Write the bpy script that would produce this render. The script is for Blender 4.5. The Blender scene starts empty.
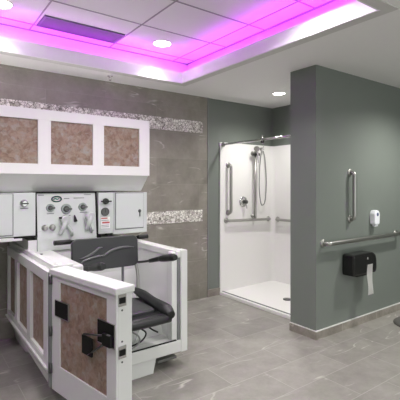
import bpy, bmesh, math, random
from mathutils import Vector, Matrix
random.seed(4)
PI = math.pi
S = bpy.context.scene
COL = S.collection

# ------------------------------------------------------------------ camera, world, exposure
cam = bpy.data.cameras.new('camera')
cam.lens_unit = 'MILLIMETERS'; cam.sensor_width = 36; cam.sensor_fit = 'HORIZONTAL'
cam.lens = 36 * 396 / 400
cam.shift_y = -15 / 400
cam.clip_start = .05
co = bpy.data.objects.new('camera', cam); COL.objects.link(co)
co.location = (0, 0, 1.405)
co.rotation_euler = (PI / 2, 0, -math.radians(90 - 53.85))
S.camera = co
S.view_settings.view_transform = 'Standard'
S.view_settings.look = 'None'
S.view_settings.gamma = 1
S.view_settings.use_curve_mapping = False
S.view_settings.exposure = 0.30

w = bpy.data.worlds.new('world'); S.world = w; w.use_nodes = True
w.node_tree.nodes['Background'].inputs[0].default_value = (.96, 1, .965, 1)
w.node_tree.nodes['Background'].inputs[1].default_value = 1.35

COVE = 15.5             # LED strips in the cove

# ------------------------------------------------------------------ node helpers
def lin(c):
    return tuple(((v / 12.92) if v <= .04045 else ((v + .055) / 1.055) ** 2.4) for v in [x / 255 for x in c]) + (1,)

def mat(name, rgb, rough=.5, metal=0, noise=0, nscale=20, bump=0, coat=0, spec=.5):
    m = bpy.data.materials.new(name); m.use_nodes = True
    nt = m.node_tree; b = nt.nodes['Principled BSDF']
    b.inputs['Roughness'].default_value = rough
    b.inputs['Metallic'].default_value = metal
    b.inputs['Coat Weight'].default_value = coat
    b.inputs['Specular IOR Level'].default_value = spec
    c = lin(rgb)
    tc = nt.nodes.new('ShaderNodeTexCoord'); n = nt.nodes.new('ShaderNodeTexNoise')
    n.inputs['Scale'].default_value = nscale; n.inputs['Detail'].default_value = 5
    nt.links.new(tc.outputs['Object'], n.inputs['Vector'])
    mx = nt.nodes.new('ShaderNodeMix'); mx.data_type = 'RGBA'
    mx.inputs[6].default_value = tuple(v * (1 - noise) for v in c[:3]) + (1,)
    mx.inputs[7].default_value = tuple(min(1, v * (1 + noise)) for v in c[:3]) + (1,)
    nt.links.new(n.outputs['Fac'], mx.inputs[0]); nt.links.new(mx.outputs[2], b.inputs['Base Color'])
    if bump:
        bp = nt.nodes.new('ShaderNodeBump'); bp.inputs['Strength'].default_value = bump; bp.inputs['Distance'].default_value = .002
        nt.links.new(n.outputs['Fac'], bp.inputs['Height']); nt.links.new(bp.outputs[0], b.inputs['Normal'])
    return m

def emat(name, rgb, st):
    m = bpy.data.materials.new(name); m.use_nodes = True
    b = m.node_tree.nodes['Principled BSDF']
    b.inputs['Base Color'].default_value = (.8, .8, .8, 1)
    b.inputs['Emission Color'].default_value = tuple(rgb) + (1,)
    b.inputs['Emission Strength'].default_value = st
    return m

class NT:
    """tiny node graph helper"""
    def __init__(s, name):
        s.m = bpy.data.materials.new(name); s.m.use_nodes = True
        s.t = s.m.node_tree; s.b = s.t.nodes['Principled BSDF']
    def n(s, kind, **k):
        nd = s.t.nodes.new(kind)
        for a, v in k.items():
            if hasattr(nd, a): setattr(nd, a, v)
        return nd
    def l(s, a, b): s.t.links.new(a, b)
    def ramp(s, src, stops):
        r = s.n('ShaderNodeValToRGB')
        e = r.color_ramp.elements
        e[0].position, e[0].color = stops[0][0], stops[0][1]
        e[1].position, e[1].color = stops[1][0], stops[1][1]
        for p, c in stops[2:]:
            x = e.new(p); x.color = c
        s.l(src, r.inputs[0]); return r.outputs[0]
    def mix(s, f, a, b, mode='MIX'):
        x = s.n('ShaderNodeMix'); x.data_type = 'RGBA'; x.blend_type = mode
        for i, v in ((0, f), (6, a), (7, b)):
            if isinstance(v, (int, float)): x.inputs[i].default_value = v
            elif isinstance(v, tuple): x.inputs[i].default_value = v
            else: s.l(v, x.inputs[i])
        return x.outputs[2]

def stone_tiles(name, c1, c2, grout, vein, width, height, off, plane, shift=(0, 0), rough=.4, mortar=.003, vstr=.55, vthr=.50, offamt=.5):
    g = NT(name)
    tc = g.n('ShaderNodeTexCoord'); sp = g.n('ShaderNodeSeparateXYZ'); g.l(tc.outputs['Object'], sp.inputs[0])
    cb = g.n('ShaderNodeCombineXYZ')
    a = g.n('ShaderNodeMath', operation='ADD'); b = g.n('ShaderNodeMath', operation='ADD')
    a.inputs[1].default_value = shift[0]; b.inputs[1].default_value = shift[1]
    g.l(sp.outputs[0], a.inputs[0]); g.l(sp.outputs[1 if plane == 'xy' else 2], b.inputs[0])
    g.l(a.outputs[0], cb.inputs[0]); g.l(b.outputs[0], cb.inputs[1])
    br = g.n('ShaderNodeTexBrick'); br.offset = offamt; br.offset_frequency = 2
    br.inputs['Scale'].default_value = 1; br.inputs['Brick Width'].default_value = width; br.inputs['Row Height'].default_value = height
    br.inputs['Mortar Size'].default_value = mortar; br.inputs['Mortar Smooth'].default_value = .3
    br.inputs['Color1'].default_value = (0, 0, 0, 1); br.inputs['Color2'].default_value = (1, 1, 1, 1); br.inputs['Bias'].default_value = 0
    g.l(cb.outputs[0], br.inputs['Vector'])
    # cloudy body
    n1 = g.n('ShaderNodeTexNoise'); n1.inputs['Scale'].default_value = 4.5; n1.inputs['Detail'].default_value = 10; n1.inputs['Roughness'].default_value = .75
    g.l(tc.outputs['Object'], n1.inputs['Vector'])
    body = g.mix(g.ramp(n1.outputs['Fac'], [(.3, (0, 0, 0, 1)), (.7, (1, 1, 1, 1))]), lin(c1), lin(c2))
    body = g.mix(.10, body, br.outputs['Color'], 'OVERLAY')
    # veins: thin ridges where a warped noise crosses one value, shifted per tile
    off2 = g.n('ShaderNodeVectorMath', operation='MULTIPLY_ADD'); off2.inputs[1].default_value = (7, 5, 3)
    g.l(br.outputs['Color'], off2.inputs[0]); g.l(tc.outputs['Object'], off2.inputs[2])
    st = g.n('ShaderNodeMapping'); st.inputs['Scale'].default_value = (.55, 2.6, 2.6); st.inputs['Rotation'].default_value = (.3, .4, .7)
    g.l(off2.outputs[0], st.inputs['Vector'])
    n2 = g.n('ShaderNodeTexNoise'); n2.inputs['Scale'].default_value = 1.6; n2.inputs['Detail'].default_value = 3; n2.inputs['Distortion'].default_value = .25
    g.l(st.outputs[0], n2.inputs['Vector'])
    v = g.ramp(n2.outputs['Fac'], [(vthr - .012, (0, 0, 0, 1)), (vthr, (1, 1, 1, 1)), (vthr + .010, (0, 0, 0, 1))])
    n3 = g.n('ShaderNodeTexNoise'); n3.inputs['Scale'].default_value = 4.3
    g.l(off2.outputs[0], n3.inputs['Vector'])
    msk = g.ramp(n3.outputs['Fac'], [(.50, (0, 0, 0, 1)), (.64, (vstr, vstr, vstr, 1))])
    vm = g.mix(1.0, v, msk, 'MULTIPLY')
    col = g.mix(vm, body, lin(vein))
    col = g.mix(br.outputs['Fac'], col, lin(grout))
    g.l(col, g.b.inputs['Base Color'])
    g.b.inputs['Roughness'].default_value = rough
    bp = g.n('ShaderNodeBump'); bp.inputs['Strength'].default_value = .35; bp.inputs['Distance'].default_value = .002; bp.invert = True
    g.l(br.outputs['Fac'], bp.inputs['Height']); g.l(bp.outputs[0], g.b.inputs['Normal'])
    return g.m

def mosaic_mat():
    g = NT('pebble_mosaic')
    tc = g.n('ShaderNodeTexCoord')
    vo = g.n('ShaderNodeTexVoronoi'); vo.inputs['Scale'].default_value = 26; vo.inputs['Randomness'].default_value = .8
    ve = g.n('ShaderNodeTexVoronoi'); ve.feature = 'DISTANCE_TO_EDGE'; ve.inputs['Scale'].default_value = 30; ve.inputs['Randomness'].default_value = .8
    mp = g.n('ShaderNodeMapping'); mp.inputs['Scale'].default_value = (1, 0, 1.15)
    g.l(tc.outputs['Object'], mp.inputs[0]); g.l(mp.outputs[0], vo.inputs['Vector']); g.l(mp.outputs[0], ve.inputs['Vector'])
    sp = g.n('ShaderNodeSeparateColor'); g.l(vo.outputs['Color'], sp.inputs[0])
    c = g.ramp(sp.outputs[0], [(0, lin((168, 163, 156))), (.28, lin((200, 196, 190))), (.6, lin((226, 223, 217))), (1, lin((240, 238, 233)))])
    e = g.ramp(ve.outputs['Distance'], [(.03, (0, 0, 0, 1)), (.07, (1, 1, 1, 1))])
    g.l(g.mix(e, lin((120, 115, 110)), c), g.b.inputs['Base Color'])
    g.b.inputs['Roughness'].default_value = .7; g.b.inputs['Specular IOR Level'].default_value = .2
    bp = g.n('ShaderNodeBump'); bp.inputs['Strength'].default_value = .15; bp.inputs['Distance'].default_value = .004
    g.l(e, bp.inputs['Height']); g.l(bp.outputs[0], g.b.inputs['Normal'])
    return g.m

def laminate_mat():
    g = NT('mottled_stone_laminate')
    tc = g.n('ShaderNodeTexCoord')
    vo = g.n('ShaderNodeTexVoronoi'); vo.inputs['Scale'].default_value = 30; vo.inputs['Randomness'].default_value = 1
    g.l(tc.outputs['Object'], vo.inputs['Vector'])
    n = g.n('ShaderNodeTexNoise'); n.inputs['Scale'].default_value = 22; n.inputs['Detail'].default_value = 7; n.inputs['Roughness'].default_value = .7; n.inputs['Distortion'].default_value = .8
    g.l(tc.outputs['Object'], n.inputs['Vector'])
    sp = g.n('ShaderNodeSeparateColor'); g.l(vo.outputs['Color'], sp.inputs[0])
    a = g.ramp(n.outputs['Fac'], [(.30, lin((104, 82, 67))), (.45, lin((138, 114, 97))), (.56, lin((156, 138, 122))), (.68, lin((148, 150, 146)))])
    b = g.ramp(sp.outputs[0], [(0, lin((118, 94, 80))), (.5, lin((162, 132, 114))), (1, lin((164, 164, 158)))])
    g.l(g.mix(.35, a, b), g.b.inputs['Base Color'])
    g.b.inputs['Roughness'].default_value = .45
    return g.m

# ------------------------------------------------------------------ materials
M = {}
M['floor'] = stone_tiles('floor_stone_tiles', (126, 123, 118), (153, 150, 145), (166, 163, 158), (220, 217, 211), .61, .303, .5, 'xy', (.27 + .34, .01 + .303 * 8), .36, .0025, .55, .5)
M['walltile'] = stone_tiles('wall_stone_tiles', (120, 115, 108), (146, 141, 133), (148, 144, 138), (206, 202, 194), 1.22, .305, .5, 'xz', (2.0, -.195 + .305 * 4), .38, .0016, .8, .49)
M['basetile'] = stone_tiles('baseboard_stone', (112, 106, 100), (168, 161, 153), (180, 174, 166), (215, 210, 200), .61, 5, .5, 'xz', (0, 2.5), .35, .003, .5)
M['mosaic'] = mosaic_mat()
M['laminate'] = laminate_mat()
M['greywall'] = mat('grey_green_wall_paint', (115, 121, 116), .5, noise=.02, nscale=6, bump=.05)
M['soffit'] = mat('soffit_paint', (236, 235, 235), .8, noise=.015)
M['trim'] = mat('soffit_trim_paint', (208, 207, 205), .6, noise=.01)
M['cove'] = mat('cove_white_paint', (236, 235, 240), .45, noise=.01)
M['grid'] = mat('ceiling_grid_metal', (160, 154, 162), .5)
M['ctile'] = mat('ceiling_tile_board', (234, 232, 235), .9, noise=.05, nscale=160, bump=.15)
M['ventdark'] = mat('vent_violet_grey_metal', (104, 97, 122), .5)
M['white'] = mat('white_cabinet_paint', (238, 238, 236), .35, noise=.01)
M['tubpaint'] = mat('white_tub_paint', (219, 220, 219), .35, noise=.01)
M['acrylic'] = mat('white_tub_acrylic', (224, 225, 224), .22, noise=.01, coat=.3)
M['surround'] = mat('white_shower_acrylic', (236, 235, 234), .3, noise=.01, coat=.2)
M['console'] = mat('pale_console_gel_coat', (205, 210, 208), .18, noise=.01, coat=.4)
M['greyhood'] = mat('pale_grey_hood', (232, 232, 230), .45, noise=.02, nscale=8)
M['black'] = mat('black_rubber', (20, 20, 21), .5)
M['plate'] = mat('matt_black_plate', (10, 10, 10), .6, spec=.3)
M['gloss'] = mat('black_gloss_plastic', (22, 21, 22), .18, noise=.05)
M['chair'] = mat('charcoal_moulded_plastic', (54, 55, 57), .42, noise=.03)
M['seat'] = mat('black_seat_vinyl', (22, 23, 25), .4, noise=.05)
M['ridge'] = mat('charcoal_ridge', (98, 99, 101), .34)
M['pad'] = mat('dark_seat_pad_vinyl', (48, 49, 51), .3)
M['steel'] = mat('brushed_stainless_steel', (172, 171, 168), .36, metal=1, noise=.03, nscale=50)
M['chrome'] = mat('chrome', (205, 205, 205), .1, metal=1)
M['darksteel'] = mat('dark_steel', (95, 95, 95), .35, metal=.8)
M['gasket'] = mat('grey_door_gasket', (122, 124, 125), .4, noise=.05)
M['paper'] = mat('white_tissue', (236, 235, 233), .9, noise=.02, bump=.2)
M['teal'] = mat('teal_emblem', (52, 140, 128), .4)
M['red'] = mat('red_print', (190, 92, 86), .6)
M['print'] = mat('grey_print', (120, 124, 124), .6)
M['dialface'] = mat('pale_dial_metal', (150, 158, 156), .35, metal=.4)
M['blueprint'] = mat('blue_print', (60, 72, 120), .5)
M['dispw'] = mat('white_dispenser_plastic', (234, 236, 242), .3)
M['hose'] = mat('grey_hose', (140, 140, 140), .35, metal=.6)
M['foot'] = mat('grey_foot_plate', (112, 112, 110), .5)
M['darkbase'] = mat('dark_grey_base', (92, 90, 88), .5, noise=.05)
M['lens'] = emat('downlight_lens', (1, .97, .92), 14)
M['led'] = emat('magenta_led', (.70, .035, 1.0), COVE)

# ------------------------------------------------------------------ mesh helpers
def nb(): return bmesh.new()

def box(bm, x0, x1, y0, y1, z0, z1, bev=0, mtx=None, seg=2):
    t = bmesh.new()
    bmesh.ops.create_cube(t, size=1)
    bmesh.ops.scale(t, vec=(x1 - x0, y1 - y0, z1 - z0), verts=t.verts)
    bmesh.ops.translate(t, vec=((x0 + x1) / 2, (y0 + y1) / 2, (z0 + z1) / 2), verts=t.verts)
    if bev: bmesh.ops.bevel(t, geom=t.edges[:], offset=bev, segments=seg, affect='EDGES', profile=.6)
    if mtx is not None: bmesh.ops.transform(t, matrix=mtx, verts=t.verts)
    merge(bm, t)

def merge(bm, t):
    me = bpy.data.meshes.new('tmp'); t.to_mesh(me); t.free(); bm.from_mesh(me); bpy.data.meshes.remove(me)

def prism(bm, pts, axis, a0, a1, bev=0, mtx=None):
    """extrude a 2-D outline; axis = 'x','y' or 'z' is the extrusion axis, pts are the other two coordinates in order"""
    t = bmesh.new()
    def v(p, a):
        if axis == 'x': return (a, p[0], p[1])
        if axis == 'y': return (p[0], a, p[1])
        return (p[0], p[1], a)
    A = [t.verts.new(v(p, a0)) for p in pts]; B = [t.verts.new(v(p, a1)) for p in pts]
    n = len(pts)
    t.faces.new(A); t.faces.new(B[::-1])
    for i in range(n): t.faces.new((A[i], B[i], B[(i + 1) % n], A[(i + 1) % n]))
    bmesh.ops.recalc_face_normals(t, faces=t.faces)
    if bev: bmesh.ops.bevel(t, geom=t.edges[:], offset=bev, segments=2, affect='EDGES', profile=.6)
    if mtx is not None: bmesh.ops.transform(t, matrix=mtx, verts=t.verts)
    merge(bm, t)

def catmull(pts, n=6):
    P = [Vector(p) for p in pts]
    if len(P) < 3: return P
    out = []
    Q = [P[0] * 2 - P[1]] + P + [P[-1] * 2 - P[-2]]
    for i in range(1, len(Q) - 2):
        for k in range(n):
            t = k / n
            a, b, c, d = Q[i - 1], Q[i], Q[i + 1], Q[i + 2]
            out.append(.5 * ((2 * b) + (c - a) * t + (2 * a - 5 * b + 4 * c - d) * t * t + (3 * b - a - 3 * c + d) * t ** 3))
    out.append(P[-1]); return out

def tube(bm, pts, r, n=12, smooth=True, rs=None, flat=1.0):
    P = catmull(pts) if smooth else [Vector(p) for p in pts]
    m = len(P)
    t = (P[1] - P[0]).normalized()
    up = Vector((0, 0, 1)) if abs(t.z) < .9 else Vector((0, 1, 0))
    u = t.cross(up).normalized()
    rings = []
    for i, p in enumerate(P):
        t2 = (P[min(i + 1, m - 1)] - P[max(i - 1, 0)]).normalized()
        u = (u - t2 * u.dot(t2)).normalized(); v = t2.cross(u)
        rr = r
        if rs: 
            f = i / (m - 1) * (len(rs) - 1); k = min(int(f), len(rs) - 2); rr = rs[k] + (rs[k + 1] - rs[k]) * (f - k)
        rings.append([bm.verts.new(p + u * math.cos(2 * PI * j / n) * rr + v * math.sin(2 * PI * j / n) * rr * flat) for j in range(n)])
    for a, b in zip(rings, rings[1:]):
        for j in range(n): 
            f = bm.faces.new((a[j], a[(j + 1) % n], b[(j + 1) % n], b[j])); f.smooth = True
    bm.faces.new(rings[0][::-1]); bm.faces.new(rings[-1])

def cyl(bm, p0, p1, r, n=20, r2=None):
    tube(bm, [p0, p1], r, n, False, rs=[r, r if r2 is None else r2])

def lathe(bm, c, axis, prof, n=28):
    """prof: list of (distance along axis, radius)"""
    c = Vector(c); a = Vector(axis).normalized()
    u = a.cross(Vector((0, 0, 1)) if abs(a.z) < .9 else Vector((1, 0, 0))).normalized(); v = a.cross(u)
    rings = [[bm.verts.new(c + a * d + (u * math.cos(2 * PI * j / n) + v * math.sin(2 * PI * j / n)) * max(r, .0002)) for j in range(n)] for d, r in prof]
    for A, B in zip(rings, rings[1:]):
        for j in range(n): 
            f = bm.faces.new((A[j], A[(j + 1) % n], B[(j + 1) % n], B[j])); f.smooth = True
    bm.faces.new(rings[0][::-1]); bm.faces.new(rings[-1])

ORG = {}
def obj(name, bm, m, parent=None, label=None, root_loc=None):
    bmesh.ops.recalc_face_normals(bm, faces=bm.faces)
    org = Vector((0, 0, 0))
    if parent is not None: org = ORG[parent.name]
    elif root_loc is not None: org = Vector(root_loc)
    bmesh.ops.translate(bm, vec=-org, verts=bm.verts)
    me = bpy.data.meshes.new(name); bm.to_mesh(me); bm.free()
    me.materials.append(M[m] if isinstance(m, str) else m)
    o = bpy.data.objects.new(name, me); COL.objects.link(o)
    if parent is not None: o.parent = parent
    else: o.location = org
    ORG[o.name] = org
    if label: o['label'] = label
    return o

def thing(name, label, cat, loc, group=None):
    o = bpy.data.objects.new(name, None); COL.objects.link(o)
    o.location = loc; o.empty_display_size = .05
    o['label'] = label; o['category'] = cat
    if group: o['group'] = group
    ORG[o.name] = Vector(loc)
    return o

def tag(o, label, cat, group=None, kind=None):
    o['label'] = label; o['category'] = cat
    if group: o['group'] = group
    if kind: o['kind'] = kind
    return o

def struct(name, bm, m, parent=None):
    o = obj(name, bm, m, parent)
    if parent is None: o['kind'] = 'structure'
    return o

def soften(o):
    for p in o.data.polygons: p.use_smooth = True

# ------------------------------------------------------------------ the room
H = 2.5; HT = 2.8
WY = 3.965
PX, PY, PT = 2.975, 2.285, .30        # partition corner and thickness
b = nb(); box(b, -2, 5.7, -3.2, WY + .1, -.1, 0); struct('floor', b, 'floor')
# back wall: grey paint behind everything, stone tile skin up to x 3.02 (stands proud)
b = nb(); box(b, 3.02, 5.7, WY, WY + .1, 0, H); struct('wall_shower', b, 'greywall')
b = nb(); box(b, -2, 3.02, WY - .008, WY + .1, 0, H)
wt = struct('wall_back', b, 'walltile')
for z0, z1, nm in ((2.046, 2.189, 'mosaic_band'), (.957, 1.10, 'mosaic_band')):
    b = nb(); box(b, -2, 2.928, WY - .012, WY - .004, z0, z1); obj(nm, b, 'mosaic', wt)
b = nb(); box(b, 3.006, 3.022, WY - .014, WY, 0, H); obj('edge_strip', b, 'gasket', wt)
b = nb(); box(b, -2.1, -2, -3.2, WY + .1, 0, HT); struct('wall_left', b, 'greywall')
b = nb(); box(b, 5.6, 5.7, -3.2, PY, 0, H); struct('wall_right', b, 'greywall')
# shower end wall and the partition
b = nb(); box(b, 4.18, 4.30, PY + PT, WY, 0, H); struct('wall_shower_end', b, 'greywall')
b = nb(); box(b, PX, 5.7, PY, PY + PT, 0, H); struct('wall_partition', b, 'greywall')
# baseboards: stone with a pale metal cap
b = nb(); box(b, 3.0, 3.20, WY - .022, WY, 0, .088); bb = struct('baseboard_back', b, 'basetile')
b = nb(); box(b, PX - .014, 5.6, PY - .014, PY, 0, .072); box(b, PX - .014, PX, PY, PY + PT + .0, 0, .072)
bb = struct('baseboard_partition', b, 'basetile')
b = nb(); box(b, PX - .016, 5.6, PY - .016, PY, .072, .078); box(b, PX - .016, PX, PY, PY + PT, .072, .078)
obj('cap_strip', b, 'trim', bb)

# soffit with the tray opening
TX0, TX1, TY0, TY1 = -1.55, 2.366, 1.33, 3.56
b = nb()
box(b, -2, TX0, -3.2, WY + .1, H, H + .06); box(b, TX1, 5.7, -3.2, WY + .1, H, H + .06)
box(b, TX0, TX1, TY1, WY + .1, H, H + .06); box(b, TX0, TX1, -3.2, TY0, H, H + .06)
struct('ceiling', b, 'soffit')
b = nb()      # flat moulding round the opening
e = .075; d = .006
box(b, TX0 - e, TX0, TY0 - e, TY1 + e, H - d, H); box(b, TX1, TX1 + e, TY0 - e, TY1 + e, H - d, H)
box(b, TX0, TX1, TY1, TY1 + e, H - d, H); box(b, TX0, TX1, TY0 - e, TY0, H - d, H)
struct('trim_1', b, 'trim')
b = nb()      # upright lip of the cove
t = .015; z0, z1 = H - .004, 2.612
box(b, TX0, TX0 + t, TY0, TY1, z0, z1); box(b, TX1 - t, TX1, TY0, TY1, z0, z1)
box(b, TX0 + t, TX1 - t, TY1 - t, TY1, z0, z1); box(b, TX0 + t, TX1 - t, TY0, TY0 + t, z0, z1)
struct('trim_2', b, 'cove')
CX0, CX1, CY0, CY1 = TX0 - .22, 2.585, 1.11, 3.785
b = nb()      # cove back walls up to the tray ceiling
box(b, CX0 - .05, CX0, CY0 - .05, CY1 + .05, H + .06, HT); box(b, CX1, CX1 + .05, CY0 - .05, CY1 + .05, H + .06, HT)
box(b, CX0, CX1, CY1, CY1 + .05, H + .06, HT); box(b, CX0, CX1, CY0 - .05, CY0, H + .06, HT)
struct('trim_3', b, 'cove')
b = nb(); box(b, CX0 - .05, CX1 + .05, CY0 - .05, CY1 + .05, HT, HT + .05)
tr = struct('ceiling_tray', b, 'ctile')
b = nb()
for x in (-1.43, -.67, .10, .86, 1.622, 2.375): box(b, x - .006, x + .006, CY0, CY1, HT - .004, HT)
for y in (1.43, 1.985, 2.53, 3.075, 3.63): box(b, CX0, CX1, y - .006, y + .006, HT - .0042, HT)
box(b, CX1 - .02, CX1, CY0, CY1, HT - .006, HT); box(b, CX0, CX1, CY1 - .02, CY1, HT - .006, HT)
obj('grid_bars', b, 'grid', tr)

# LED strips lying in the cove behind the lip
strips = [((TX1 + .05, TX1 + .075, TY0, TY1 + .05), 'right side'), ((TX0, TX1 + .04, TY1 + .05, TY1 + .075), 'tub wall side'),
          ((TX0 - .075, TX0 - .05, TY0, TY1 + .05), 'left side'), ((TX0, TX1, TY0 - .075, TY0 - .05), 'camera side')]
for (x0, x1, y0, y1), nm in strips:
    b = nb(); box(b, x0, x1, y0, y1, H + .061, H + .075)
    o = obj('led_strip', b, 'led', None, root_loc=((x0 + x1) / 2, (y0 + y1) / 2, H + .061))
    tag(o, 'magenta glowing light strip lying in the ceiling cove along its ' + nm, 'light strip', 'light strips in the ceiling cove')

# ------------------------------------------------------------------ recessed downlights
def downlight(x, y, z, r, label, power, spot=150, proto=[None]):
    if proto[0] is None:
        t = thing('recessed_downlight', label, 'ceiling light', (x, y, z), 'recessed ceiling downlights')
        b = nb(); lathe(b, (x, y, z), (0, 0, -1), [(0, .10), (.005, .098), (.007, .090), (.004, .086), (0, .084)], 40)
        obj('trim_ring', b, 'white', t)
        b = nb(); lathe(b, (x, y, z), (0, 0, -1), [(.0005, .086), (.003, .085)], 40)
        obj('lens', b, 'lens', t)
        proto[0] = t
    else:
        p = proto[0]; t = p.copy(); COL.objects.link(t); t.location = (x, y, z); t['label'] = label
        for ch in p.children:
            c = ch.copy(); COL.objects.link(c); c.parent = t
    t.scale = (r / .086,) * 3
    l = bpy.data.lights.new('downlight_lamp', 'SPOT'); l.energy = power; l.color = (1, .985, .925)
    l.spot_size = math.radians(spot); l.spot_blend = .8; l.shadow_soft_size = .07
    lo = bpy.data.objects.new('downlight_lamp', l); COL.objects.link(lo); lo.location = (x, y, z - .02)
    return t
lights = [
    (2.0, 3.37, HT, .085, 'round white recessed light in the ceiling tile right of the dark vent', 55),
    (.55, 3.36, HT, .085, 'round white recessed light at the upper left corner, left of the dark vent', 55),
    (3.56, 3.27, H, .070, 'round white recessed light over the shower stall', 60)]
for x, y, z, r, lb, p in lights: downlight(x, y, z, r, lb, p, 96 if z == HT else 150)
for x, y, z, p, where in [(2.0, 1.75, HT, 55, 'added out of view in the tray ceiling nearest the cove corner'), (1.24, 2.05, HT, 60, 'added out of view in the tray ceiling above the tub door to brighten the tub'), (.30, 1.6, HT, 30, 'added unseen as fill in the tray ceiling near the camera'), (-.55, 2.5, HT, 60, 'in the tray ceiling left of the tub'),
        (4.1, 1.45, H, 130, 'in the soffit in front of the paper dispenser'), (4.0, -.6, H, 60, 'added unseen as fill in the soffit at the right behind the camera'), (2.4, -.6, H, 60, 'added unseen as fill in the soffit in the middle behind the camera'), (.6, -.6, H, 60, 'added unseen as fill in the soffit straight behind the camera')]:
    downlight(x, y, z, .075, 'round white recessed light ' + where, p)  # out-of-view lamps, added for fill except at the dispenser and left of the tub

# ------------------------------------------------------------------ air vent and sprinkler
t = thing('air_vent', 'dark violet slatted rectangular air vent set in the tray ceiling', 'air vent', (1.24, 3.49, HT))
vx0, vx1, vy0, vy1 = .885, 1.600, 3.365, 3.618
b = nb()
f = .018
box(b, vx0, vx1, vy0, vy0 + f, HT - .014, HT - .001); box(b, vx0, vx1, vy1 - f, vy1, HT - .014, HT - .001)
box(b, vx0, vx0 + f, vy0 + f, vy1 - f, HT - .014, HT - .001); box(b, vx1 - f, vx1, vy0 + f, vy1 - f, HT - .014, HT - .001)
obj('frame', b, 'ventdark', t)
b = nb(); box(b, vx0 + f, vx1 - f, vy0 + f, vy1 - f, HT - .002, HT - .001); obj('backing', b, 'darkbase', t)
for k in range(11):
    y = vy0 + f + .012 + k * .0195
    b = nb(); box(b, vx0 + f, vx1 - f, -.009, .009, -.0008, .0008, mtx=Matrix.Translation((0, y, HT - .008)) @ Matrix.Rotation(-.3, 4, 'X'))
    obj('slat', b, 'ventdark', t)
t = thing('sprinkler_head', 'small chrome fire sprinkler hanging from the narrow soffit above the tiled wall', 'sprinkler', (1.617, 3.746, H))
b = nb(); lathe(b, (1.617, 3.746, H), (0, 0, -1), [(0, .028), (.004, .026), (.005, .008), (.022, .007)], 20); obj('escutcheon', b, 'chrome', t)
b = nb(); tube(b, [(1.605, 3.746, H - .018), (1.604, 3.746, H - .03), (1.617, 3.746, H - .042)], .002, 6); tube(b, [(1.629, 3.746, H - .018), (1.630, 3.746, H - .03), (1.617, 3.746, H - .042)], .002, 6); obj('frame', b, 'chrome', t)
b = nb(); lathe(b, (1.617, 3.746, H - .041), (0, 0, -1), [(0, .014), (.002, .014)], 12); obj('deflector', b, 'chrome', t)

# ------------------------------------------------------------------ shower
SX = 3.205; SXB = 4.165; SY1 = WY - .02; SY0 = PY + PT + .005; SZ = 1.955
t = thing('shower_stall', 'white moulded walk-in shower stall between the tiled wall and the green-grey partition', 'shower', (3.68, 3.3, 0))
b = nb(); box(b, SX, SXB + .01, SY1, WY - .001, .0, SZ, .004)
obj('side_panel', b, 'surround', t)
b = nb(); box(b, SXB, 4.179, SY0, SY1, .0, SZ, .004); obj('back_panel', b, 'surround', t)
b = nb(); box(b, SX, SXB + .01, SY0, SY0 + .02, .0, SZ, .004); obj('side_panel', b, 'surround', t)
b = nb()      # rounded inner corner
for k in range(6):
    a0 = PI / 2 * k / 6; a1 = PI / 2 * (k + 1) / 6; R = .07
    c = (SXB - R, SY1 - R)
    p = [(c[0] + R * math.cos(a), c[1] + R * math.sin(a)) for a in (a0, a1)]
    prism(b, [p[0], p[1], (SXB + .002, SY1 + .002)], 'z', .03, SZ - .003)
obj('corner_fillet', b, 'surround', t)
b = nb(); prism(b, [(SX + .07, .0), (SXB, .0), (SXB, .05), (SX + .07, .032)], 'y', SY0 + .02, SY1)
obj('shower_base', b, 'surround', t)
b = nb(); box(b, SX - .012, SX + .085, SY0, SY1, 0, .038, .005); obj('threshold', b, 'surround', t)
b = nb(); box(b, SX + .020, SX + .040, SY0 + .01, SY1 - .01, .037, .045, .003); obj('seal_strip', b, 'gasket', t, 'grey strip along the front edge')
b = nb(); lathe(b, (3.63, 3.20, .040), (0, 0, 1), [(0, .055), (.006, .052), (.007, .03)], 24); obj('drain', b, 'darksteel', t, 'round metal drain cover')

def grab_bar(label, p0, p1, nrm, standoff=.06, r=.016, group=None):
    p0, p1, nrm = Vector(p0), Vector(p1), Vector(nrm)
    t = thing('grab_bar', label, 'grab bar', tuple((p0 + p1) / 2), group)
    d = (p1 - p0).normalized()
    b = nb()
    q = .035
    arc0 = [p0 + nrm * (standoff - q + q * math.sin(a)) + d * (q - q * math.cos(a)) for a in [PI / 2 * k / 6 for k in range(7)]]
    arc1 = [p1 + nrm * (standoff - q + q * math.sin(a)) - d * (q - q * math.cos(a)) for a in [PI / 2 * k / 6 for k in range(6, -1, -1)]]
    tube(b, [p0] + arc0 + arc1 + [p1], r, 16, False)
    obj('rail', b, 'steel', t)
    for p in (p0, p1):
        b = nb(); lathe(b, p, nrm, [(0, .037), (.005, .037), (.012, .03), (.014, .017)], 24); obj('flange', b, 'steel', t)
    return t
sw = SY1
grab_bar('short upright steel grab bar on the shower wall left of the valve', (3.333, sw, 1.045), (3.333, sw, 1.665), (0, -1, 0), .06, .020, group='grab bars')
grab_bar('horizontal steel grab bar on the shower wall below the valve', (3.30, sw, .945), (4.07, sw, .93), (0, -1, 0), .05, .0185, group='grab bars')
grab_bar('horizontal steel grab bar on the shower end wall, half hidden by the partition', (SXB, 3.845, .925), (SXB, 2.95, .925), (-1, 0, 0), .05, .0185, group='grab bars')
grab_bar('upright steel grab bar on the green-grey partition above the long rail', (3.50, PY, 1.07), (3.50, PY, 1.53), (0, -1, 0), .052, .019, group='grab bars')
grab_bar('long horizontal steel grab bar on the partition above the paper dispenser', (3.075, PY, .868), (4.37, PY, .868), (0, -1, 0), .065, .020, group='grab bars')

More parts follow.
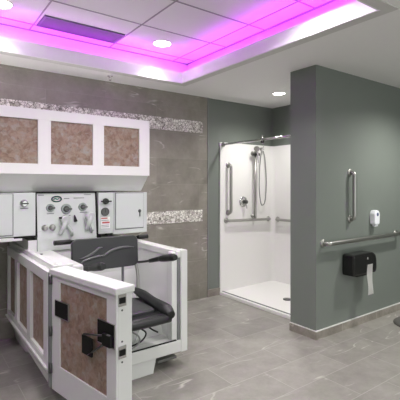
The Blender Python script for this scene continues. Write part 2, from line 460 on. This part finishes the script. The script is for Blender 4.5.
t = thing('shower_valve', 'round chrome shower mixer valve with a lever', 'shower valve', (3.60, sw, 1.18))
b = nb(); lathe(b, (3.60, sw, 1.18), (0, -1, 0), [(0, .072), (.006, .07), (.014, .045), (.02, .03)], 32); obj('escutcheon', b, 'chrome', t)
b = nb(); lathe(b, (3.60, sw - .02, 1.18), (0, -1, 0), [(0, .026), (.05, .024), (.055, .018)], 24); obj('hub', b, 'darksteel', t)
b = nb(); tube(b, [(3.60, sw - .055, 1.18), (3.60, sw - .06, 1.14), (3.602, sw - .07, 1.09)], .009, 10, rs=[.011, .008, .006]); obj('lever', b, 'chrome', t)

sx = 3.765
t = thing('slide_bar', 'tall upright steel slide bar on the shower wall right of the valve', 'slide bar', (sx, sw, .97))
b = nb(); tube(b, [(sx, sw - .06, .955), (sx, sw - .06, 1.86)], .018, 14, False); obj('rail', b, 'steel', t)
for z in (.985, 1.835):
    b = nb(); lathe(b, (sx, sw, z), (0, -1, 0), [(0, .03), (.006, .03), (.012, .016), (.06, .014)], 20); obj('mount', b, 'steel', t)
b = nb(); box(b, sx - .035, sx + .05, sw - .10, sw - .035, 1.80, 1.835, .006); obj('slider', b, 'gloss', t, 'black slider clamp')
t = thing('hand_shower', 'chrome hand shower held in the clamp on the slide bar', 'hand shower', (sx - .03, sw - .11, 1.84))
b = nb(); tube(b, [(sx + .0, sw - .115, 1.70), (sx - .01, sw - .115, 1.82), (sx - .045, sw - .14, 1.90)], .011, 12, rs=[.009, .012, .014]); obj('handle', b, 'chrome', t)
b = nb(); lathe(b, (sx - .045, sw - .135, 1.895), (-.5, -.5, -.5), [(-.02, .012), (-.01, .03), (.015, .040), (.02, .038)], 24); obj('spray_head', b, 'steel', t)
t = thing('shower_hose', 'thin flexible steel hose looping down from the shower arm', 'shower hose', (3.90, sw - .02, 1.90))
b = nb()
hp = [(3.93, sw - .03, 1.90), (3.90, sw - .08, 1.93), (3.855, sw - .09, 1.86), (3.83, sw - .08, 1.65), (3.83, sw - .07, 1.35), (3.87, sw - .06, 1.16), (3.92, sw - .05, 1.13), (3.965, sw - .05, 1.20), (3.985, sw - .05, 1.45), (3.97, sw - .04, 1.75), (3.945, sw - .03, 1.88)]
tube(b, hp, .007, 8); obj('hose', b, 'hose', t)
b = nb(); lathe(b, (3.935, sw, 1.90), (0, -1, 0), [(0, .028), (.006, .028), (.012, .012), (.045, .012)], 20); obj('wall_elbow', b, 'chrome', t)

t = thing('curtain_rod', 'chrome shower curtain rod spanning the stall opening', 'curtain rod', (SX + .05, 3.3, 1.93))
b = nb(); tube(b, [(SX + .045, WY - .02, 1.925), (SX + .045, SY0 + .0, 1.925)], .0135, 14, False); obj('rod', b, 'chrome', t)
b = nb(); lathe(b, (SX + .045, sw, 1.925), (0, -1, 0), [(0, .03), (.008, .03), (.014, .02), (.03, .018)], 20); obj('flange', b, 'steel', t)
b = nb(); tube(b, [(SX + .045, 3.24, 1.94), (SX + .045, 3.24, 1.975)], .009, 10, False, rs=[.009, .012]); lathe(b, (SX + .045, 3.255, 1.925), (0, -1, 0), [(0, .02), (.03, .02)], 16); obj('bracket', b, 'chrome', t)
b = nb(); lathe(b, (SX + .045, 3.24, 1.912), (0, 0, -1), [(0, .012), (.012, .022), (.03, .018)], 14); obj('hook', b, 'gloss', t, 'black hook')

# ------------------------------------------------------------------ partition fittings
t = thing('soap_dispenser', 'small white wall soap dispenser on the partition above the long rail', 'soap dispenser', (3.90, PY, 1.0))
b = nb(); prism(b, [(3.855, 1.005), (3.865, .995), (3.935, .995), (3.945, 1.005), (3.950, 1.10), (3.935, 1.135), (3.905, 1.145), (3.87, 1.14), (3.852, 1.11)], 'y', PY - .06, PY, .010)
o = obj('body', b, 'dispw', t); 
b = nb(); lathe(b, (3.905, PY - .0585, 1.100), (0, -1, 0), [(0, .020), (.003, .018)], 16); obj('print', b, 'blueprint', t, 'small dark blue print on its front')
b = nb(); box(b, 3.875, 3.928, PY - .05, PY - .015, .975, .996, .004); obj('nozzle', b, 'dispw', t)

t = thing('paper_dispenser', 'glossy black wall paper dispenser below the long rail', 'paper dispenser', (3.6, PY, .5))
b = nb()
prof = []
x0, x1 = 3.37, 3.77
z0, z1 = .535, .742
pts = [(x0, z0), (x1 - .02, z0 + .0)]
pts += [(x1, z0 + .03), (x1 + .0, z1 - .08), (x1 - .02, z1 - .03), (x1 - .07, z1), (x0 + .03, z1), (x0, z1 - .012)]
prism(b, pts, 'y', PY - .13, PY, .018)
obj('cover', b, 'gloss', t)
b = nb(); box(b, x0 + .09, x1 - .04, PY - .105, PY - .03, z0 - .018, z0 + .004, .006); obj('tear_bar', b, 'plate', t)
b = nb(); lathe(b, (3.60, PY - .13, .69), (0, -1, 0), [(0, .014), (.006, .012), (.007, .004)], 16); obj('lock', b, 'chrome', t)
b = nb()
n = 14
for s in (0,):
    A = []
    for k in range(n + 1):
        f = k / n; z = .630 - f * .295; y = PY - .137 + .006 * math.sin(f * 5) 
        A.append((y, z))
    t2 = bmesh.new()
    L = [t2.verts.new((3.590 - .004 * math.sin(k / 2), y, z)) for k, (y, z) in enumerate(A)]; R_ = [t2.verts.new((3.680 + .004 * math.sin(k / 2), y, z)) for k, (y, z) in enumerate(A)]
    for k in range(n): t2.faces.new((L[k], L[k + 1], R_[k + 1], R_[k]))
    bmesh.ops.solidify(t2, geom=t2.faces[:], thickness=.0015)
    merge(b, t2)
o = obj('tissue_sheet', b, 'paper', None, root_loc=(3.72, PY - .137, .34)); tag(o, 'strip of white paper hanging from the black wall dispenser', 'paper')

t = thing('round_floor_base', 'dark grey low round base standing on the floor at the right edge', 'base', (4.11, 1.92, 0))
b = nb(); lathe(b, (4.11, 1.92, 0), (0, 0, 1), [(0, .22), (.012, .22), (.028, .20), (.035, .04)], 48); obj('disc', b, 'darkbase', t)
b = nb(); cyl(b, (4.11, 1.92, .03), (4.11, 1.92, .045), .03); obj('stem', b, 'darkbase', t)

# ------------------------------------------------------------------ upper cabinet over the tub
t = thing('upper_cabinet', 'long white wall cabinet with mottled tan stone-look panels', 'wall cabinet', (.9, 3.6, 1.49))
cy = 3.25; cx0, cx1, cz0, cz1 = 0.02, 1.793, 1.490, 2.0
b = nb(); box(b, cx0, cx1, cy + .03, WY - .013, cz0, cz1, .004); obj('carcass', b, 'white', t)
pan = [(.10, .357), (.455, .805), (.903, 1.250), (1.348, 1.689)]
pz0, pz1 = 1.572, 1.918
b = nb()
box(b, cx0, cx1, cy, cy + .03, pz1, cz1, .002); box(b, cx0, cx1, cy, cy + .03, cz0, pz0, .002)
edges = [cx0] + [v for p in pan for v in p] + [cx1]
for k in range(0, len(edges), 2): box(b, edges[k], edges[k + 1], cy + .0005, cy + .03, pz0 - .003, pz1 + .003)
obj('face_frame', b, 'white', t)
for a, c in pan:
    b = nb(); box(b, a, c, cy + .015, cy + .031, pz0, pz1)
    p = obj('panel', b, 'laminate', t, 'mottled tan stone-look panel')
# sloping hood under the cabinet
t = thing('cabinet_hood', 'pale grey sloping panel between the white wall cabinet and the control boxes', 'panel', (.9, 3.6, 1.34))
b = nb(); prism(b, [(3.262, 1.489), (WY - .013, 1.489), (WY - .013, 1.349), (3.402, 1.349)], 'x', cx0, 1.785, .003)
obj('shell', b, 'greyhood', t)

# ------------------------------------------------------------------ control console
def face_disc(name, x, z, r, m, parent, y=3.30, h=.006, lab=None, prof=None):
    b = nb(); lathe(b, (x, y, z), (0, -1, 0), prof or [(0, r), (h * .7, r), (h, r * .85)], 24)
    return obj(name, b, m, parent, lab)
CT = thing('control_console', 'tilted tub control panel with dials and two white sprayers, framed by a black edge', 'control panel', (1.05, 3.35, 1.0))
def cyf(z): return 3.325 - (z - 1.0) * -.09       # front face leans back a little at its top
b = nb(); prism(b, [(3.285, .875), (3.395, .875), (3.39, 1.339), (3.335, 1.339)], 'x', .811, 1.30, .004); obj('face', b, 'console', CT)
b = nb(); box(b, .813, 1.298, 3.397, WY - .014, .985, 1.340); obj('body', b, 'console', CT)
b = nb()
prism(b, [(3.295, .995), (3.40, .995), (3.395, 1.346), (3.327, 1.346)], 'x', .800, .812)
prism(b, [(3.280, .885), (3.40, .885), (3.395, 1.346), (3.327, 1.346)], 'x', 1.300, 1.312)
box(b, .800, 1.312, 3.326, 3.395, 1.338, 1.348); obj('edge_trim', b, 'plate', CT, 'black edge trim')
def fy(z): return 3.300 + (z - .985) / .357 * .035
def dial(x, z, r, name='dial'):
    y = fy(z)
    b = nb(); lathe(b, (x, y, z), (0, -1, 0), [(0, r), (.008, r), (.012, r * .9)], 24); o = obj(name, b, 'dialface', CT)
    b = nb(); lathe(b, (x, y - .012, z), (0, -1, 0), [(0, r * .62), (.02, r * .45)], 20); box(b, x - r * .6, x + r * .9, y - .036, y - .012, z - .006, z + .006, .002)
    obj('pointer', b, 'darksteel', o, 'dark knob')
dial(.917, 1.219, .034); dial(1.185, 1.219, .036); dial(1.046, 1.206, .043)
for x in (.870, .929):
    y = fy(1.06); b = nb(); lathe(b, (x, y, 1.06), (0, -1, 0), [(0, .026), (.012, .024), (.03, .019), (.033, .01)], 20); obj('push_button', b, 'steel', CT)
# emblem and fine print on the face
b = nb()
for s, q in ((1, 0), (.74, 1)):
    pass
t2 = bmesh.new(); y = fy(1.287)
ring = [(.969 + .044 * math.cos(a), 1.289 + .027 * math.sin(a)) for a in [2 * PI * k / 28 for k in range(28)]]
ring2 = [(.969 + .032 * math.cos(a), 1.289 + .017 * math.sin(a)) for a in [2 * PI * k / 28 for k in range(28)]]
A = [t2.verts.new((p[0], y - .003, p[1])) for p in ring]; B = [t2.verts.new((p[0], y - .003, p[1])) for p in ring2]
for k in range(28): t2.faces.new((A[k], A[(k + 1) % 28], B[(k + 1) % 28], B[k]))
bmesh.ops.solidify(t2, geom=t2.faces[:], thickness=.002); merge(b, t2)
tube(b, [(.945, y - .003, 1.283), (.960, y - .003, 1.297), (.972, y - .003, 1.287), (.990, y - .003, 1.293)], .004, 6)
obj('emblem', b, 'teal', CT, 'teal oval emblem')
b = nb()
for x0_, x1_, z_ in ((.825, .87, 1.322), (1.03, 1.075, 1.292), (1.11, 1.20, 1.295), (1.20, 1.262, 1.322), (.89, .945, 1.172), (1.02, 1.08, 1.150), (1.16, 1.225, 1.172), (.80, .84, 1.03)):
    b = nb(); yy = fy(z_); box(b, x0_, x1_, yy - .0025, yy + .002, z_ - .003, z_ + .003); obj('printed_mark', b, 'print', CT)
# two white sprayers in holders
def sprayer(x, z, w_, label):
    y = fy(z) - .004
    t = thing('hand_sprayer', label, 'hand sprayer', (x, y, z - .12), 'white tub sprayers')
    b = nb(); tube(b, [(x, y - .03, z + .02), (x - w_ * .3, y - .045, z - .04), (x - w_ * .8, y - .02, z - .10)], .02, 12, rs=[.026, .020, .016]); obj('handle', b, 'console', t)
    b = nb(); lathe(b, (x, y - .03, z + .015), (.25, -1, -.2), [(-.024, .02), (-.012, .036), (.02, .04), (.026, .034)], 24); obj('spray_head', b, 'console', t)
    b = nb(); tube(b, [(x + w_ * .3, y - .02, z - .02), (x + w_ * 1.1, y - .04, z - .09), (x + w_ * 1.2, y - .01, z - .12)], .012, 10); obj('hose', b, 'console', t)
    b = nb(); box(b, x - .03, x + .03, y - .012, y + .002, z - .06, z - .02, .004); obj('holder', b, 'console', t)
sprayer(1.025, 1.105, .05, 'larger white hand sprayer in the middle of the tub control panel')
sprayer(1.228, 1.125, .022, 'slimmer white hand sprayer at the right side of the tub control panel')
b = nb(); box(b, .985, 1.05, fy(1.13) - .05, fy(1.13) + .001, 1.128, 1.142, .003); obj('clip', b, 'black', CT, 'black clip')
b = nb(); prism(b, [(1.108, 1.155), (1.132, 1.10), (1.105, 1.095)], 'y', fy(1.12) - .03, fy(1.12) + .001, .003)
obj('clip', b, 'black', CT, 'black clip')

# right instrument strip
RS = thing('gauge_box', 'narrow white box with a black knob, round gauge and red printed lines', 'control box', (1.39, 3.35, .98))
b = nb(); box(b, 1.318, 1.455, 3.302, 3.42, .978, 1.338, .004); obj('body', b, 'console', RS)
b = nb(); lathe(b, (1.383, 3.302, 1.262), (0, -1, 0), [(0, .028), (.02, .026), (.03, .02)], 20); box(b, 1.333, 1.430, 3.272, 3.285, 1.256, 1.268, .003); obj('knob', b, 'gloss', RS, 'black lever knob')
b = nb(); lathe(b, (1.378, 3.302, 1.170), (0, -1, 0), [(0, .037), (.012, .037), (.016, .032), (.010, .030)], 28); g_ = obj('gauge', b, 'darksteel', RS)
b = nb(); lathe(b, (1.378, 3.294, 1.170), (0, -1, 0), [(0, .029), (.0015, .029)], 24); obj('dial_face', b, 'white', g_)
b = nb(); box(b, 1.376, 1.380, 3.291, 3.2925, 1.165, 1.192); obj('needle', b, 'plate', g_)
b = nb(); box(b, 1.340, 1.425, 3.3, 3.3025, 1.025, 1.125); o = obj('label_plate', b, 'white', RS)
b = nb(); box(b, 1.343, 1.40, 3.2985, 3.301, 1.108, 1.118); obj('red_print', b, 'red', o); b = nb(); box(b, 1.352, 1.420, 3.2985, 3.301, 1.068, 1.082); obj('red_print', b, 'red', o)
for z_ in (1.095, 1.052, 1.038): b = nb(); box(b, 1.345, 1.415, 3.2985, 3.301, z_ - .002, z_ + .002); obj('grey_print', b, 'print', o)
b = nb(); box(b, 1.325, 1.345, 3.31, 3.36,   .945, .98, .004); obj('foot', b, 'black', RS); b = nb(); box(b, 1.40, 1.452, 3.31, 3.36, .955, .978, .004); obj('foot', b, 'black', RS)

# right storage box
RB = thing('storage_box', 'white lockable box with a square door right of the gauge', 'control box', (1.63, 3.4, .965))
b = nb(); box(b, 1.457, 1.794, 3.302, WY - .013, .965, 1.338, .004); obj('body', b, 'console', RB)
b = nb(); box(b, 1.478, 1.752, 3.292, 3.3025, 1.013, 1.330, .003); dr = obj('door', b, 'console', RB)
b = nb(); lathe(b, (1.713, 3.293, 1.165), (0, -1, 0), [(0, .016), (.004, .015), (.006, .006)], 16); box(b, 1.709, 1.717, 3.284, 3.29, 1.115, 1.165, .001); obj('lock', b, 'darksteel', dr)
b = nb(); 
box(b, 1.470, 1.478, 3.2995, 3.3025, 1.01, 1.335); box(b, 1.752, 1.757, 3.2995, 3.3025, 1.01, 1.335); box(b, 1.470, 1.757, 3.2995, 3.3025, 1.330, 1.335); box(b, 1.470, 1.757, 3.2995, 3.3025, 1.006, 1.013)
obj('door_gap', b, 'gasket', RB)
# left box
LB = thing('storage_box', 'white box with one chrome knob at the left edge, left of the control panel', 'control box', (.4, 3.4, 1.0))
b = nb(); box(b, .05, .799, 3.302, WY - .013, 1.005, 1.345, .004); obj('body', b, 'console', LB)
b = nb(); box(b, .12, .630, 3.292, 3.3025, 1.022, 1.335, .003); obj('door', b, 'console', LB)
b = nb(); box(b, .630, .637, 3.2995, 3.3025, 1.02, 1.338); box(b, .12, .637, 3.2995, 3.3025, 1.335, 1.340); box(b, .12, .637, 3.2995, 3.3025, 1.016, 1.021); obj('door_gap', b, 'gasket', LB)
b = nb(); lathe(b, (.713, 3.302, 1.262), (0, -1, 0), [(0, .030), (.01, .028), (.014, .02), (.034, .018)], 24); k_ = obj('knob', b, 'chrome', LB)
b = nb(); box(b, .690, .740, 3.262, 3.272, 1.255, 1.268, .003); obj('lever', b, 'darksteel', k_)
b = nb(); box(b, .685, .745, 3.2995, 3.3025, 1.220, 1.226); obj('printed_marks', b, 'print', LB)
b = nb(); box(b, .05, .70, 3.30, 3.60, .972, 1.000, .003); obj('bottom_ledge', b, 'acrylic', LB)
b = nb(); box(b, .64, .799, 3.298, 3.42, .992, 1.004); obj('bottom_seal', b, 'plate', LB, 'black seal')

# ------------------------------------------------------------------ bathing tub
T = thing('bathing_tub', 'white side-entry bathing tub with its tan-panelled door swung open', 'bathtub', (1.24, 3.2, 0))
YF = 2.565; YB = WY - .015; XL = .69; XR = 1.748; ZR = .895
IX0, IX1 = .80, 1.655
# left end with four stiles and three inset panels
b = nb()
box(b, XL, XL + .04, YF, YB - .10, .79, .862, .004)      # top rail
box(b, XL, XL + .04, YF, YB - .10, .225, .30, .004)      # bottom rail
for y0, y1 in ((YF, 2.66), (3.01, 3.11), (3.44, 3.53), (3.80, YB - .10)): box(b, XL + .0005, XL + .04, y0, y1, .29, .80, .003)
box(b, XL - .012, XL + .01, YF, YB - .10, .247, .262, .003)
for y0, y1 in ((2.66, 3.01), (3.11, 3.44), (3.53, 3.80)): box(b, XL + .002, XL + .03, y0 + .002, y1 - .002, .298, .308)
ep = obj('end_panel', b, 'tubpaint', T)
for y0, y1 in ((2.66, 3.01), (3.11, 3.44), (3.53, 3.80)):
    b = nb(); box(b, XL + .022, XL + .036, y0, y1, .29, .80); obj('inset_panel', b, 'laminate', ep, 'mottled tan inset panel')
b = nb(); prism(b, [(YF + .0, .15), (YF, .228), (YB - .1, .228), (YB - .1, .205), (3.2, .175)], 'x', XL + .012, XL + .05, .003); obj('apron', b, 'acrylic', T)
# rim
b = nb()
box(b, XL + .035, XL + .085, YF, YB - .0, .80, ZR, .010)
obj('rim', b, 'acrylic', T); b = nb()
box(b, IX1, XR, YF + .006, 3.96, .84, ZR, .010)
obj('rim', b, 'acrylic', T)
b = nb(); box(b, XL + .0855, .855, YF + .001, YF + .055, .80, ZR, .008); obj('rim_corner', b, 'acrylic', T)
# basin walls
b = nb()
box(b, XL + .04, .925, YF + .004, YB, .15, .878, .012)
box(b, .90, IX1 + .02, 3.30, YB, .20, .878, .004)
box(b, .745, .810, 3.305, YB - .02, .86, .968, .004)
obj('left_wall', b, 'acrylic', T)
b = nb(); box(b, XR - .05, XR, YF + .03, YB, .12, .86, .004)
box(b, IX1 + .018, XR - .04, YF + .09, YB, .14, .855)
obj('right_wall', b, 'acrylic', T)
b = nb(); box(b, IX0 - .01, IX1 + .03, YF + .03, 3.43, .14, .185); obj('basin_floor', b, 'acrylic', T)
# sloping, moulded inside: foot well step and scooped seat pedestal
b = nb(); prism(b, [(2.80, .18), (3.43, .18), (3.43, .80), (3.36, .80), (3.22, .42), (3.0, .36), (2.86, .32)], 'x', IX0 - .002, IX1 + .02, .012)
obj('backrest_moulding', b, 'acrylic', T)
b = nb()
prof = []
lathe(b, (1.28, 2.93, .17), (0, 0, 1), [(0, .19), (.05, .20), (.14, .24), (.20, .30), (.23, .31), (.24, .27)], 40)
o = obj('seat_pedestal', b, 'acrylic', T); o.data.transform(Matrix.Identity(4))
# front sill and posts
b = nb(); box(b, .74, XR, YF - .0, YF + .10, .115, .205, .008); obj('sill', b, 'tubpaint', T)
b = nb(); box(b, .80, IX1, YF + .006, YF + .018, .204, .212, .002); obj('sill_seal', b, 'plate', T, 'black rubber sill seal')
b = nb(); box(b, IX1 + .035, XR + .002, YF - .004, YF + .08, .112, ZR + .004, .006); obj('front_post', b, 'tubpaint', T)
b = nb(); box(b, IX1 + .012, IX1 + .036, YF + .012, YF + .035, .20, ZR - .02, .004); obj('door_gasket', b, 'gasket', T, 'grey upright door gasket')
b = nb(); box(b, IX1 - .035, IX1 + .014, YF + .02, YF + .085, .20, ZR - .01, .006); obj('inner_post', b, 'acrylic', T)
b = nb(); box(b, .73, .80, YF, YF + .08, .15, ZR + .0, .006); obj('front_post', b, 'tubpaint', T)
# pedestal and feet
b = nb()
def rrect(x0, x1, y0, y1, r, n=6):
    out = []
    for cx_, cy_, a0 in ((x1 - r, y1 - r, 0), (x0 + r, y1 - r, 90), (x0 + r, y0 + r, 180), (x1 - r, y0 + r, 270)):
        for k in range(n + 1):
            a = math.radians(a0 + 90 * k / n); out.append((cx_ + r * math.cos(a), cy_ + r * math.sin(a)))
    return out
def loft(b, loops):
    rings = [[b.verts.new(v) for v in L] for L in loops]
    for A, B in zip(rings, rings[1:]):
        n = len(A)
        for j in range(n):
            f = b.faces.new((A[j], A[(j + 1) % n], B[(j + 1) % n], B[j])); f.smooth = True
    b.faces.new(rings[0][::-1]); b.faces.new(rings[-1])
loft(b, [[(x, y, z) for x, y in rrect(.775 - o_, 1.62 + o_, 3.50 - o2, 3.945, .06 + .02 * o_)] for z, o_, o2 in ((0, 0, 0), (.03, .012, .03), (.12, .03, .12), (.24, .035, .25))])
obj('pedestal', b, 'acrylic', T)
def leg(x, y, w0, w1, d=.12):
    b = nb(); loft(b, [[(x + sx_ * w_ / 2, y + sy_ * d / 2, z) for sx_, sy_ in ((-1, -1), (1, -1), (1, 1), (-1, 1))] for z, w_ in ((0.0, w0), (.13, w1))])
    o = obj('leg', b, 'acrylic', T)
    for p in o.data.polygons: p.use_smooth = False
leg(1.34, 2.65, .24, .30); leg(1.575, 2.80, .09, .15); leg(.90, 2.75, .14, .18)
b = nb(); box(b, 1.53, 1.70, 2.64, 2.78, .035, .055, .004); box(b, 1.60, 1.64, 2.72, 2.76, .05, .15); obj('foot_bracket', b, 'foot', T, 'grey metal bracket')
b = nb(); box(b, .745, .79, YF + .002, YF + .05, .095, .15, .004); obj('foot_block', b, 'foot', T)
# ---- the swung-open door: local frame s (along), t (thickness), z
dd = Vector((.189, -.982, 0)).normalized(); dn = Vector((.982, .189, 0)).normalized()
P0 = Vector((.708, 2.53, 0))
DM = Matrix(((dd.x, dn.x, 0, P0.x), (dd.y, dn.y, 0, P0.y), (0, 0, 1, 0), (0, 0, 0, 1)))
L = .68; TH = .10
DZ = .885
def dbox(b, s0, s1, t0, t1, z0, z1, bev=0): box(b, s0, s1, t0, t1, z0, z1, bev, DM)
b = nb()
dbox(b, 0, L, .012, TH, .14, DZ - .035, .004)
D = obj('door', b, 'tubpaint', T)
b = nb()
dbox(b, 0, L, 0, .0125, .815, .852, .002); dbox(b, 0, L, 0, .0125, .14, .303, .002)
dbox(b, 0, .098, .0005, .0125, .30, .818, .002); dbox(b, .595, L, .0005, .0125, .30, .818, .002)
obj('door_frame', b, 'tubpaint', D)
b = nb(); dbox(b, .098, .595, .008, .0122, .303, .815); obj('door_panel', b, 'laminate', D, 'mottled tan stone-look panel')
b = nb(); dbox(b, -.015, L + .012, -.012, TH + .01, DZ - .036, DZ, .006); obj('door_cap', b, 'tubpaint', D)
b = nb(); dbox(b, .041, .204, -.002, .012, .600, .704, .002); obj('plate_rim', b, 'steel', D)
b = nb(); dbox(b, .511, .669, -.002, .012, .568, .696, .002); obj('plate_rim', b, 'steel', D)
b = nb(); dbox(b, .045, .20, -.004, .012, .607, .700, .002); obj('black_plate', b, 'plate', D, 'square black plate near the hinge')
b = nb(); dbox(b, .515, .665, -.004, .012, .575, .692, .002); obj('black_plate', b, 'plate', D, 'square black plate behind the latch handle')
b = nb()
dbox(b, .388, .488, -.022, -.012, .482, .582, .003)
obj('latch_paddle', b, 'plate', D, 'square black paddle of the latch'); b = nb()
dbox(b, .585, .66, -.024, -.002, .578, .640, .006)
obj('latch_handle', b, 'plate', D, 'black latch handle with a square paddle')
b = nb()
tube(b, [DM @ Vector((.40, -.017, .586)), DM @ Vector((.65, -.017, .640))], .006, 8, False)
obj('latch_rod', b, 'darksteel', D); b = nb(); tube(b, [DM @ Vector((.44, -.017, .482)), DM @ Vector((.60, -.017, .585))], .006, 8, False)
obj('latch_rod', b, 'darksteel', D)
# catches on the end face (s = L)
for zc in (.818, .552):
    b = nb(); dbox(b, L - .002, L + .006, .012, .060, zc - .032, zc + .032, .002); c_ = obj('catch_plate', b, 'chrome', D)
    b = nb(); dbox(b, L + .0055, L + .010, .016, .052, zc - .016, zc + .014, .001); obj('catch_slot', b, 'plate', c_)
for zc in (.765, .605, .50): 
    b = nb(); p = DM @ Vector((L, .036, zc)); lathe(b, p, dd, [(-.001, .005), (.003, .005)], 10); obj('screw', b, 'darksteel', D)
b = nb(); lathe(b, (.80, 3.14, .876), (0, 0, 1), [(0, .014), (.006, .012)], 16); obj('deck_cap', b, 'plate', T, 'small black cap on the deck')
# hinge post between the end panel and the door
b = nb(); box(b, .694, .722, YF - .033, YF + .0, .15, .86, .004); hp_ = obj('hinge_post', b, 'gasket', T)
for zc in (.82, .50, .27):
    b = nb(); cyl(b, (.700, YF - .036, zc - .03), (.700, YF - .036, zc + .03), .011, 12); obj('hinge', b, 'darksteel', hp_)

# ------------------------------------------------------------------ transfer chair in the tub
C_ = thing('transfer_chair', 'charcoal transfer chair with wave-ribbed backrest and black seat standing in the tub', 'chair', (1.25, 2.8, .18))
def bend_box(b, x0, x1, z0, z1, y, th, r, nx=24):
    """rounded-corner moulded back, curved gently in plan"""
    pts = rrect(x0, x1, z0, z1, r, 6)
    xc = (x0 + x1) / 2; hw = (x1 - x0) / 2
    def yy(x, z): return y + (z - z0) * .06
    loops = []
    for k, (off, s) in enumerate(((0, .975), (.006, 1), (th - .006, 1), (th, .975))):
        loops.append([(xc + (px - xc) * s, yy(px, pz) + off, (z0 + z1) / 2 + (pz - (z0 + z1) / 2) * s) for px, pz in pts])
    loft(b, loops)
BX0, BX1, BZ0, BZ1, BY = .972, 1.520, .745, .992, 2.94
b = nb(); bend_box(b, BX0, BX1, BZ0, BZ1, BY, .035, .045)
bk = obj('backrest', b, 'chair', C_)
for p in bk.data.polygons: p.use_smooth = len(p.vertices) == 4
def by(x, z): return BY + (z - BZ0) * .06
for pts in ([(1.03, .845), (1.09, .860), (1.14, .885), (1.18, .912), (1.21, .918)], [(1.17, .862), (1.215, .852), (1.27, .880), (1.34, .900), (1.42, .902), (1.48, .896)], [(1.02, .800), (1.08, .835), (1.17, .850), (1.20, .850)]):
    b = nb(); tube(b, [(x, by(x, z) - .001, z) for x, z in pts], .008, 8, rs=[.003, .011, .011, .010, .003]); obj('wave_rib', b, 'ridge', bk)
# push bar behind the backrest
b = nb(); tube(b, [(.865, 3.0, .975), (1.05, 3.0, .975), (1.45, 3.0, .968), (1.625, 3.0, .965)], .012, 12, False); pb = obj('push_bar', b, 'gloss', C_)
for x0_, x1_ in ((.855, .975), (1.545, 1.635)):
    b = nb(); tube(b, [(x0_, 3.0, .975 if x0_ < 1 else .966), (x1_, 3.0, .975 if x0_ < 1 else .966)], .0185, 14, False); obj('grip', b, 'black', pb)
# armrests, tipped up towards the front
for x in (.985, 1.525):
    b = nb(); tube(b, [(x, 2.96, .765), (x, 2.88, .780), (x, 2.72, .815)], .017 if x < 1 else .010, 10); a_ = obj('armrest', b, 'darksteel', C_)
    b = nb(); tube(b, [(x, 2.76, .806), (x, 2.62, .842), (x, 2.58, .850), (x, 2.44, .880), (x, 2.385, .888)], .02, 14, rs=[.016, .019, .020, .027, .028, .020]); obj('arm_pad', b, 'seat', a_)
# frame tubes
for x, xo in ((1.40, 0), (1.10, 0)):
    b = nb(); tube(b, [(x, 2.985, .86), (x, 2.985, .62), (x, 2.97, .50)], .011, 10); obj('frame_tube', b, 'gasket', C_)
for x in (.995, 1.505):
    b = nb(); tube(b, [(x, 2.975, .78), (x + .012, 2.96, .70), (x + .008, 2.94, .60), (x + .0, 2.93, .49)], .0125, 12); obj('frame_tube', b, 'steel', C_)
# seat
b = nb()
sy0, sy1 = 2.42, 2.95
loft(b, [[(x, y, z) for x, y in rrect(1.0 + o_, 1.535 - o_, sy0 + o_, sy1 - o_, .07)] for z, o_ in ((.440, .035), (.448, .012), (.470, .0), (.482, .008), (.485, .02))])
st_ = obj('seat', b, 'seat', C_)
b = nb(); loft(b, [[(x, y, z) for x, y in rrect(1.07 + o_, 1.44 - o_, 2.50 + o_, 2.90 - o_, .05)] for z, o_ in ((.480, .0), (.502, .0), (.510, .015))])
o = obj('seat_pad', b, 'pad', st_); 
for p in o.data.polygons: p.use_smooth = False
for x in (1.03, 1.502):
    b = nb(); tube(b, [(x, 2.96, .535), (x, 2.80, .525), (x, 2.62, .505), (x, 2.48, .495), (x, 2.40, .475)], .04, 16, rs=[.026, .036, .036, .044, .048, .030]); obj('side_bolster', b, 'seat', st_)
b = nb(); tube(b, [(1.05, 2.43, .455), (1.25, 2.42, .45), (1.50, 2.42, .452)], .030, 12); obj('front_edge', b, 'seat', st_)
b = nb(); box(b, 1.04, 1.49, 2.47, 2.90, .405, .441, .008); obj('seat_frame', b, 'black', C_)
b = nb(); cyl(b, (1.26, 2.72, .40), (1.26, 2.90, .41), .05)
obj('mount_block', b, 'black', C_)
b = nb(); tube(b, [(1.30, 2.50, .40), (1.34, 2.48, .36), (1.30, 2.48, .31), (1.20, 2.50, .28)], .006, 8); tube(b, [(1.36, 2.48, .40), (1.39, 2.47, .375), (1.43, 2.47, .35)], .006, 8)
obj('cable', b, 'black', C_)
b = nb(); tube(b, [(1.22, 2.49, .40), (1.28, 2.47, .35), (1.27, 2.47, .30), (1.19, 2.48, .26)], .006, 8); obj('cable', b, 'hose', C_)
